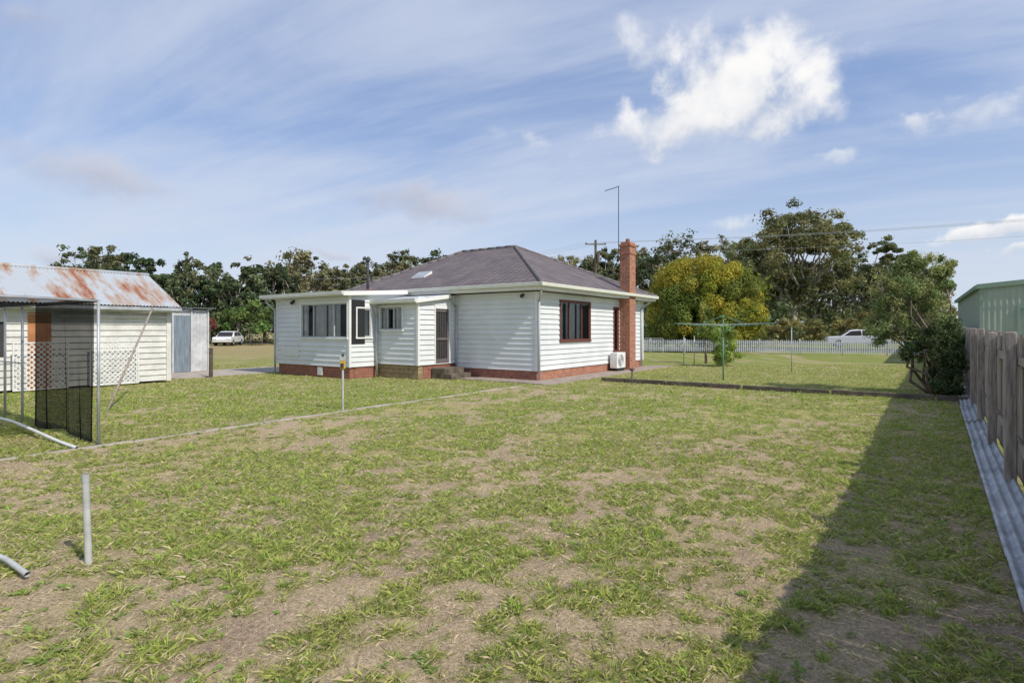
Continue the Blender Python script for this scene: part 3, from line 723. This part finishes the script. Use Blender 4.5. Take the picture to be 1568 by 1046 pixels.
# ------------------------------------------------------------ left shed
sh=site('rusty_roofed_shed'); mb=MB(); sx=-9.13; ya,yb=-14.0,-6.8
siding(mb,(sx,ya),(sx,yb),(1,0),.06,2.25,[(3.75,4.25,.06,2.0),(2.2,3.3,.9,1.8)],bh=.17)
siding(mb,(sx,yb),(-13.0,yb),(0,1),.06,2.25,bh=.17); siding(mb,(-13,ya),(sx,ya),(0,-1),.06,2.25,bh=.17); siding(mb,(-13,yb),(-13,ya),(-1,0),.06,2.25,bh=.17)
for yy in (ya,yb-.0): mb.face([(-13,yy,2.25),(sx,yy,2.25),(-11.05,yy,3.33)],0)
mb.obj('walls',['shedboard'],sh)
mb=MB(); mb.box(sx-.03,sx+.02,-10.25,-9.75,.0,2.05,0); mb.box(sx-.03,sx-.01,-11.8,-10.7,.9,1.8,1)
mb.box(sx-.01,sx+.06,yb-.10,yb+.03,.04,2.2,2); mb.box(sx+.04,sx+.07,-9.6,yb-.1,1.93,2.02,2)
mb.obj('door_and_trim',['orange','darkframe','shedboard'],sh)
mb=MB(); rdg=Vector((-11.05,ya-.1,3.40)); ev=Vector((-8.78,ya-.1,2.30)); 
corrug(mb,rdg,(0,1,0),yb-ya+.3,(ev-rdg),(ev-rdg).length,.09,.014,0,8)
ev2=Vector((-13.3,ya-.1,2.30)); corrug(mb,rdg,(0,1,0),yb-ya+.3,(ev2-rdg),(ev2-rdg).length,.09,.014,0,8)
mb.cyl((-11.05,ya-.1,3.41),(-11.05,yb+.2,3.41),.06,.06,8,0)
mb.obj('corrugated_roof',['rust'],sh,True)
mb=MB(); mb.box(-8.86,-8.83,ya-.1,yb+.19,2.12,2.27,0); mb.box(-8.82,-8.72,ya-.1,yb+.19,2.17,2.26,1)
mb.face([(-8.8,yb+.17,2.16),(-11.05,yb+.17,3.26),(-11.05,yb+.17,3.38),(-8.8,yb+.17,2.28)],0); mb.face([(-13.3,yb+.17,2.16),(-11.05,yb+.17,3.26),(-11.05,yb+.17,3.38),(-13.3,yb+.17,2.28)],0)
mb.obj('fascia',['shedboard','metal'],sh)
def lattice(name,x,y0,y1,z0,z1,m):
    mb=MB(); step=.13; w=.019
    k=-(z1-z0)
    while k<(y1-y0):
        for sg in (1,-1):
            t0=max(0,-k); t1=min(z1-z0,(y1-y0)-k)
            if t1-t0<.02: continue
            pa=(y0+k+t0,z0+t0); pb=(y0+k+t1,z0+t1)
            if sg==-1: pa=(y0+y1-pa[0],pa[1]); pb=(y0+y1-pb[0],pb[1])
            o=0 if sg==1 else .008
            mb.face([(x+o,pa[0]-w,pa[1]),(x+o,pa[0]+w,pa[1]),(x+o,pb[0]+w,pb[1]),(x+o,pb[0]-w,pb[1])])
        k+=step
    for q in ((y0-.03,y0,z0,z1),(y1,y1+.03,z0,z1)): mb.box(x-.01,x+.02,q[0],q[1],q[2]-.03,q[3]+.03)
    for q in ((z0-.03,z0),(z1,z1+.03)): mb.box(x-.01,x+.02,y0,y1,q[0],q[1])
    return mb.obj(name,[m],None,loc=(CX,CY,0),rot=-YAW)
lattice('garden_lattice',sx+.32,-8.95,-7.8,.08,1.25,'white')
lattice('garden_lattice',sx+.34,-10.6,-9.5,.08,1.25,'white')
oh=site('iron_outhouse'); mb=MB(); 
corrug(mb,(-12.5,-5.2,.03),(0,1,0),.62,(0,0,1),2.1,.09,.012,0,8); mb.obj('door_sheet',['bluedoor'],oh,True)
mb=MB(); corrug(mb,(-12.5,-4.54,.03),(0,1,0),.62,(0,0,1),2.3,.12,.008,0,8)
mb.face([(-12.5,-5.2,2.13),(-12.5,-4.56,2.13),(-12.5,-4.56,2.4),(-12.5,-5.2,2.32)]); 
mb.face([(-15,-5.2,0),(-12.5,-5.2,0),(-12.5,-5.2,2.35),(-15,-5.2,2.35)]); mb.face([(-15,-3.92,0),(-12.5,-3.92,0),(-12.5,-3.92,2.35),(-15,-3.92,2.35)]); mb.face([(-15,-5.2,0),(-15,-3.92,0),(-15,-3.92,2.35),(-15,-5.2,2.35)])
for yy in (-5.22,-4.56,-3.94): mb.box(-12.5,-12.45,yy-.025,yy+.025,0,2.4)
mb.obj('walls',['greywhite'],oh)
mb=MB(); corrug(mb,(-15.2,-5.4,2.36),(0,1,0),1.7,(1,0,.02),2.9,.09,.012,0,8); mb.obj('roof',['zinc'],oh,True)
# ------------------------------------------------------------ net cage
nc=site('shade_net_cage'); mb=MB(); yb_=-11.9
zt=2.0
mb.path([(-6.5,yb_,zt),(.42,yb_,zt)],.02); mb.path([(-6.5,yb_-4,zt+.05),(.42,yb_-4,zt+.05)],.02)
for xx in (.42,-2.9,-3.9,-6.5): mb.cyl((xx,yb_,-.05),(xx,yb_,zt),.02,.02,8); 
for xx in (-6.5,): mb.cyl((xx,yb_-4,-.05),(xx,yb_-4,zt),.02,.02,8)
for xx in (.42,-2.3,-4.4,-6.5): mb.cyl((xx,yb_,zt),(xx,yb_-2.4,zt+.04),.016,.016,8)
mb.path([(-6.5,yb_,1.0),(-2.9,yb_,1.02)],.012)
mb.obj('pipe_frame',['metal'],nc,True)
mb=MB(); nX,nZ=150,30
for i in range(nX+1):
    s=i/nX; x=-2.05+2.45*s
    for j in range(nZ+1):
        z=j/nZ; fold=(.030*math.sin(s*30+2.4*math.sin(s*5+1)+z*1.2)+.010*math.sin(s*83+z*3+2*math.sin(s*11)))*(1-.5*z)
        zz=zt+.03-(1-z)*(zt-.02+.04*math.sin(s*9)) 
        mb.v.append((x+.06*math.sin(z*2.5+s*12)*(1-z)-.12*(1-z)*(1-s),yb_-.04+fold,zz))
for i in range(nX):
    for j in range(nZ): a_=i*(nZ+1)+j; mb.f.append([a_,a_+nZ+1,a_+nZ+2,a_+1]); mb.m.append(0)
mb.obj('hanging_net',['net'],nc,True)
mb=MB(); nX,nY=50,16
for i in range(nX+1):
    for j in range(nY+1):
        x=-6.5+6.92*i/nX; y=yb_-2.4*j/nY
        mb.v.append((x,y,zt+.02-.14*math.sin(math.pi*((i/nX*3)%1))*math.sin(math.pi*j/nY)+.04*j/nY))
for i in range(nX):
    for j in range(nY): a_=i*(nY+1)+j; mb.f.append([a_,a_+nY+1,a_+nY+2,a_+1]); mb.m.append(0)
mb.obj('net_roof',['netroof'],nc,True)
def curve(name,pts,r,m):
    cu=bpy.data.curves.new(name,'CURVE'); cu.dimensions='3D'; sp=cu.splines.new('NURBS'); sp.points.add(len(pts)-1)
    for p_,q in zip(sp.points,pts): p_.co=(*q,1)
    sp.use_endpoint_u=True; sp.order_u=3; cu.bevel_depth=r; cu.bevel_resolution=4; cu.materials.append(M[m])
    o=bpy.data.objects.new(name,cu); scene.collection.objects.link(o); return o
def G(x,y,z): d=1393.6/(y-505); return (px(x,d),d,z)
curve('white_ground_pipe',[G(-60,640,.05),G(0,648,.12),G(50,668,.10),G(95,683,.04),G(118,688,.02)],.022,'white')
curve('poly_pipe',[G(-80,850,.03),G(-30,856,.05),G(5,866,.06),G(30,880,.04),G(42,884,.02)],.018,'pipe')
mb=MB(); mb.cyl((px(163,11.3),11.3,-.05),(px(234,13.6),13.6,2.12),.025,.02,8); mb.cyl((px(234,13.6),13.6,2.02),(px(205,14.2),14.2,2.0),.015,.015,6); mb.obj('leaning_pole',['timber'],None,True)
# ------------------------------------------------------------ neighbour shed
ns=empty('green_steel_shed',(20.6,25.0,0),-YAW); mb=MB()
ht=3.45
corrug(mb,(0,0,0),(0,1,0),16,(0,0,1),ht,.20,.012,0,6); corrug(mb,(0,0,0),(1,0,0),12,(0,0,1),ht,.20,.012,0,6)
corrug(mb,(0,16,0),(1,0,0),12,(0,0,1),ht,.20,.012,0,6); corrug(mb,(12,0,0),(0,1,0),16,(0,0,1),ht,.20,.012,0,6)
mb.face([(0,0,ht),(12,0,ht),(6,0,ht+.55)]); mb.face([(0,16,ht),(12,16,ht),(6,16,ht+.55)])
mb.obj('walls',['greenshed'],ns)
mb=MB(); corrug(mb,(6,-.1,ht+.68),(0,1,0),16.2,(-6.15,0,-.57),6.19,.2,.014,0,4); corrug(mb,(6,-.1,ht+.68),(0,1,0),16.2,(6.15,0,-.57),6.19,.2,.014,0,4)
mb.obj('roof',['greenshed'],ns)
mb=MB(); mb.box(-.2,-.06,-.12,16.1,ht-.06,ht+.1); mb.box(-.04,.08,-.04,.08,0,ht+.05)
mb.face([(-.15,-.13,ht-.06),(6,-.13,ht+.50),(6,-.13,ht+.70),(-.15,-.13,ht+.14)]); mb.face([(12.15,-.13,ht-.06),(6,-.13,ht+.50),(6,-.13,ht+.70),(12.15,-.13,ht+.14)])
mb.box(1.2,1.3,-.06,.0,0,2.6); mb.box(4.0,4.1,-.06,0,0,2.6); mb.box(1.3,4.0,-.06,0,2.5,2.6)
mb.obj('trim',['greentrim'],ns)
# ------------------------------------------------------------ power pole & lines
pp=empty('power_pole'); X_,Y_=P(912,48); hz=H(368,48); mb=MB(); mb.cyl((X_,Y_,-.1),(X_,Y_,hz),.15,.10,10)
dv=Vector((CU,-SU,0)); c_=Vector((X_,Y_,hz-.35))
ca=(dv*.8+Vector((SU,CU,0))*.6).normalized()
def bx(a,b,r): mb.cyl(a,b,r,r,4)
bx(c_-ca*.9,c_+ca*.9,.06)
ins=[c_+ca*k+Vector((0,0,.12)) for k in (-.8,0,.8)]
for q in ins: mb.cyl(q-Vector((0,0,.1)),q+Vector((0,0,.06)),.05,.03,6)
mb.cyl((X_+.2,Y_-.15,hz-1.7),(X_+.2,Y_-.15,hz-1.1),.13,.13,10)
mb.obj('pole',['timberdark'],pp)
mb=MB()
for q in ins+[c_-Vector((0,0,.8))]:
    for sg,dz in ((1,-.4),(-1,-1.0)):
        pts=[]; Ln_=55 if sg==1 else 40
        for k in range(15):
            t_=k/14; pts.append(q+dv*sg*Ln_*t_+Vector((0,0,dz*t_-1.0*math.sin(math.pi*t_)*.9)))
        mb.path(pts,.008,4)
mb.obj('wires',['greyframe'],pp)
# ------------------------------------------------------------ cars
def car(name,loc,rot,col='carpaint'):
    e=empty(name,loc,rot); mb=MB()
    low=[(-2.15,.35),(-2.2,.62),(-2.12,.86),(-1.2,.93),(1.75,.98),(2.15,.92),(2.2,.55),(2.12,.33)]
    def ext(pf,w1f,mi):
        ring=[]
        for sg in (-1,1): ring.append([mb.p((x,sg*w1f(z),z)) for x,z in pf])
        n=len(pf)
        for i in range(n): mb.f.append([ring[0][i],ring[0][(i+1)%n],ring[1][(i+1)%n],ring[1][i]]); mb.m.append(mi)
        mb.f.append(ring[0][::-1]); mb.f.append(ring[1]); mb.m+= [mi,mi]
    ext(low,lambda z:.88-.06*abs(z-.6),0)
    cab=[(-1.25,.92),(-.55,1.38),(-.2,1.45),(.9,1.45),(1.25,1.38),(1.85,.96)]
    ext(cab,lambda z:.86-.40*(z-.92),0)
    mb.obj('body',[col],e,bevel=.05)
    mb=MB()
    for sg in (-1,1):
        w=lambda z:sg*(.865-.40*(z-.92))
        for poly in ([(-1.0,.97),(-.5,1.33),(.2,1.38),(.2,.97)],[(.27,.97),(.27,1.38),(.85,1.38),(1.15,1.3),(1.5,.99)]):
            mb.face([(x,w(z),z) for x,z in poly])
    mb.face([(-1.26,-.72,.98),(-1.26,.72,.98),(-.62,.64,1.36),(-.62,-.64,1.36)]); mb.face([(1.84,-.7,1.0),(1.84,.7,1.0),(1.32,.6,1.37),(1.32,-.6,1.37)])
    mb.obj('windows',['dark'],e)
    mb=MB()
    for x in (-1.35,1.35):
        for sg in (-1,1):
            mb.cyl((x,sg*.70,.31),(x,sg*.89,.31),.31,.31,20,0); mb.cyl((x,sg*.891,.31),(x,sg*.90,.31),.19,.19,14,1)
    mb.obj('wheels',['rubber','metal'],e)
    mb=MB()
    for sg in (-.65,.65): mb.box(-2.23,-2.12,sg-.18,sg+.18,.62,.76,0); mb.box(2.13,2.2,sg-.18,sg+.18,.68,.84,1)
    mb.obj('lamps',['white','orangecap'],e)
ang=math.atan2(d.y,d.x)
car('parked_car',(px(1312,46),46,.16),ang)
car('parked_car',(px(350,58),58,.0),math.radians(100))
# ------------------------------------------------------------ world
w=bpy.data.worlds.new('World'); scene.world=w; w.use_nodes=True; nt=w.node_tree
bg=nt.nodes['Background']; STR=.15; bg.inputs[1].default_value=STR
EL=math.radians(46); AZ=math.radians(-42)
sv=Vector((math.cos(AZ)*math.cos(EL),math.sin(AZ)*math.cos(EL),math.sin(EL)))
sky=N(nt,'ShaderNodeTexSky'); sky.sky_type='NISHITA'; sky.sun_disc=False; sky.sun_elevation=EL; sky.sun_rotation=math.radians(90)-AZ
sky.air_density=1.0; sky.dust_density=.5; sky.ozone_density=2.0
tc=N(nt,'ShaderNodeTexCoord'); DIR=tc.outputs['Generated']
def val(x,inp):
    if isinstance(x,(int,float)): inp.default_value=x
    else: nt.links.new(x,inp)
def mth(op,a,b=0.0):
    n=N(nt,'ShaderNodeMath',operation=op); val(a,n.inputs[0]); val(b,n.inputs[1]); return n.outputs[0]
def dot(v,src=None):
    n=N(nt,'ShaderNodeVectorMath',operation='DOT_PRODUCT'); nt.links.new(src or DIR,n.inputs[0]); n.inputs[1].default_value=v; return n.outputs['Value']
def noise(vec,scale,det=6,rough=.6,dist=0.0,off=(0,0,0),sc=(1,1,1),colr=False):
    mp=N(nt,'ShaderNodeMapping'); mp.inputs['Location'].default_value=off; mp.inputs['Scale'].default_value=sc; nt.links.new(vec,mp.inputs[0])
    n=N(nt,'ShaderNodeTexNoise'); n.inputs['Scale'].default_value=scale; n.inputs['Detail'].default_value=det; n.inputs['Roughness'].default_value=rough; n.inputs['Distortion'].default_value=dist
    nt.links.new(mp.outputs[0],n.inputs['Vector']); return n.outputs['Color' if colr else 'Fac']
def smooth(x,a,b,lo=0,hi=1):
    n=N(nt,'ShaderNodeMapRange'); n.interpolation_type='SMOOTHSTEP'; val(x,n.inputs[0]); n.inputs[1].default_value=a; n.inputs[2].default_value=b; n.inputs[3].default_value=lo; n.inputs[4].default_value=hi; return n.outputs[0]
def mixc(f,a,b):
    n=N(nt,'ShaderNodeMixRGB'); val(f,n.inputs[0])
    for q,i in ((a,1),(b,2)):
        if isinstance(q,tuple): n.inputs[i].default_value=(*q,1)
        else: nt.links.new(q,n.inputs[i])
    return n.outputs[0]
sp=N(nt,'ShaderNodeSeparateXYZ'); nt.links.new(DIR,sp.inputs[0])
den=mth('ADD',mth('MAXIMUM',sp.outputs[2],0.0),.14)
cb=N(nt,'ShaderNodeCombineXYZ'); val(mth('DIVIDE',sp.outputs[0],den),cb.inputs[0]); val(mth('DIVIDE',sp.outputs[1],den),cb.inputs[1])
PL=cb.outputs[0]
colr=sky.outputs[0]
K=1/STR
rot=N(nt,'ShaderNodeVectorRotate'); rot.rotation_type='Z_AXIS'; rot.inputs['Angle'].default_value=.5; nt.links.new(PL,rot.inputs[0])
c1=noise(rot.outputs[0],.8,7,.58,.6,(3,1,0),(.5,1.15,1))
c2=noise(rot.outputs[0],2.6,6,.6,.5,(1,4,0),(.28,1.3,1))
colr=mixc(.50,colr,(.27*K,.39*K,.72*K))
ci=smooth(mth('ADD',mth('MULTIPLY',c1,.68),mth('MULTIPLY',c2,.32)),.37,.62,.06,.70)
colr=mixc(ci,colr,(.64*K,.70*K,.84*K))
hz_=smooth(sp.outputs[2],-.02,.34,.80,0)
colr=mixc(hz_,colr,(.66*K,.73*K,.84*K))
def dirpx(x,y): return Vector(((x-784)/871,1,(505-y)/871)).normalized()
wc=noise(DIR,6.5,4,.6,0,(1.7,.4,2.2),colr=True)
w1=N(nt,'ShaderNodeVectorMath',operation='SUBTRACT'); nt.links.new(wc,w1.inputs[0]); w1.inputs[1].default_value=(.5,.5,.5)
w2=N(nt,'ShaderNodeVectorMath',operation='MULTIPLY'); nt.links.new(w1.outputs[0],w2.inputs[0]); w2.inputs[1].default_value=(.11,.11,.09)
w3=N(nt,'ShaderNodeVectorMath',operation='ADD'); nt.links.new(w2.outputs[0],w3.inputs[0]); nt.links.new(DIR,w3.inputs[1])
DW=w3.outputs[0]
nzd=noise(DIR,14,7,.60,.2,(4,2,1)); nzd_=mth('SUBTRACT',nzd,.5)
def cloud(x,y,rx,ry,k,tilt=0,soft=.5):
    c=dirpx(x,y); r_=Vector((c.y,-c.x,0)).normalized(); u_=r_.cross(c).normalized()
    if tilt: r_,u_=r_*math.cos(tilt)+u_*math.sin(tilt),u_*math.cos(tilt)-r_*math.sin(tilt)
    a=mth('DIVIDE',dot(r_,DW),rx*c.y/871); b=mth('DIVIDE',dot(u_,DW),ry*c.y/871)
    dd=mth('SQRT',mth('ADD',mth('MULTIPLY',a,a),mth('MULTIPLY',b,b)))
    v=mth('ADD',mth('SUBTRACT',1.0,dd),mth('MULTIPLY',nzd_,k))
    al=smooth(v,0.0,soft); al=mth('MULTIPLY',al,mth('GREATER_THAN',dot(c),0.0))
    return al,b
for (x,y,rx,ry,k,ti,st_) in ((140,270,150,50,1.2,-.12,.75),(640,310,130,34,1.5,-.05,.65),(105,380,90,20,1.6,0,.6),(505,388,60,14,1.6,-.2,.55),(20,30,60,34,1.4,.2,.4)):
    al,b=cloud(x,y,rx,ry,k,ti,1.0)
    g=smooth(b,-.8,.8,0,1)
    cc_=mixc(g,(.42*K,.44*K,.55*K),(.68*K,.67*K,.72*K)); colr=mixc(mth('MULTIPLY',al,st_),colr,cc_)
shn=mth('ADD',mth('MULTIPLY',nzd_,1.6),.45)
for (x,y,rx,ry,k,ti,op,sf) in ((1125,142,175,92,1.7,-.05,1.0,.75),(980,85,80,34,2.4,-.7,.6,1.0),(1010,185,100,46,2.2,0,.85,.9),(1220,160,80,50,2.2,0,.7,.9),(1520,352,95,22,2.0,.05,.95,.5),(1400,190,60,20,3.2,0,.6,.9),(1500,165,80,30,3.2,0,.5,1.0),(1268,240,30,14,3,0,.5,.8),(820,220,60,22,2.8,-.3,.4,1.0),(1135,335,45,16,2.6,0,.5,.9),(1550,385,60,10,2.2,0,.7,.6)):
    al,b=cloud(x,y,rx,ry,k,ti,sf)
    sh_=smooth(mth('ADD',mth('MULTIPLY',b,.55),shn),-.1,.9,0,1)
    cc_=mixc(sh_,(.66*K,.70*K,.78*K),(.99*K,.98*K,.97*K)); colr=mixc(mth('MULTIPLY',al,op),colr,cc_)
nt.links.new(colr,bg.inputs[0])
w.cycles.sampling_method='MANUAL'; w.cycles.sample_map_resolution=512
sl_=bpy.data.lights.new('sun','SUN'); sl_.energy=3.8; sl_.angle=math.radians(.6); sl_.color=(1,.945,.85)
so=bpy.data.objects.new('sun',sl_); scene.collection.objects.link(so); so.rotation_euler=(-sv).to_track_quat('-Z','Y').to_euler()
cam=bpy.data.cameras.new('camera'); cam.sensor_width=36; cam.lens=20.0; cam.shift_y=-18/1568; cam.clip_end=5000; cam.clip_start=.05
co=bpy.data.objects.new('camera',cam); co.location=(0,0,1.6); co.rotation_euler=(math.radians(90),0,0); scene.collection.objects.link(co); scene.camera=co
scene.view_settings.view_transform='Standard'; scene.view_settings.look='None'; scene.view_settings.exposure=0
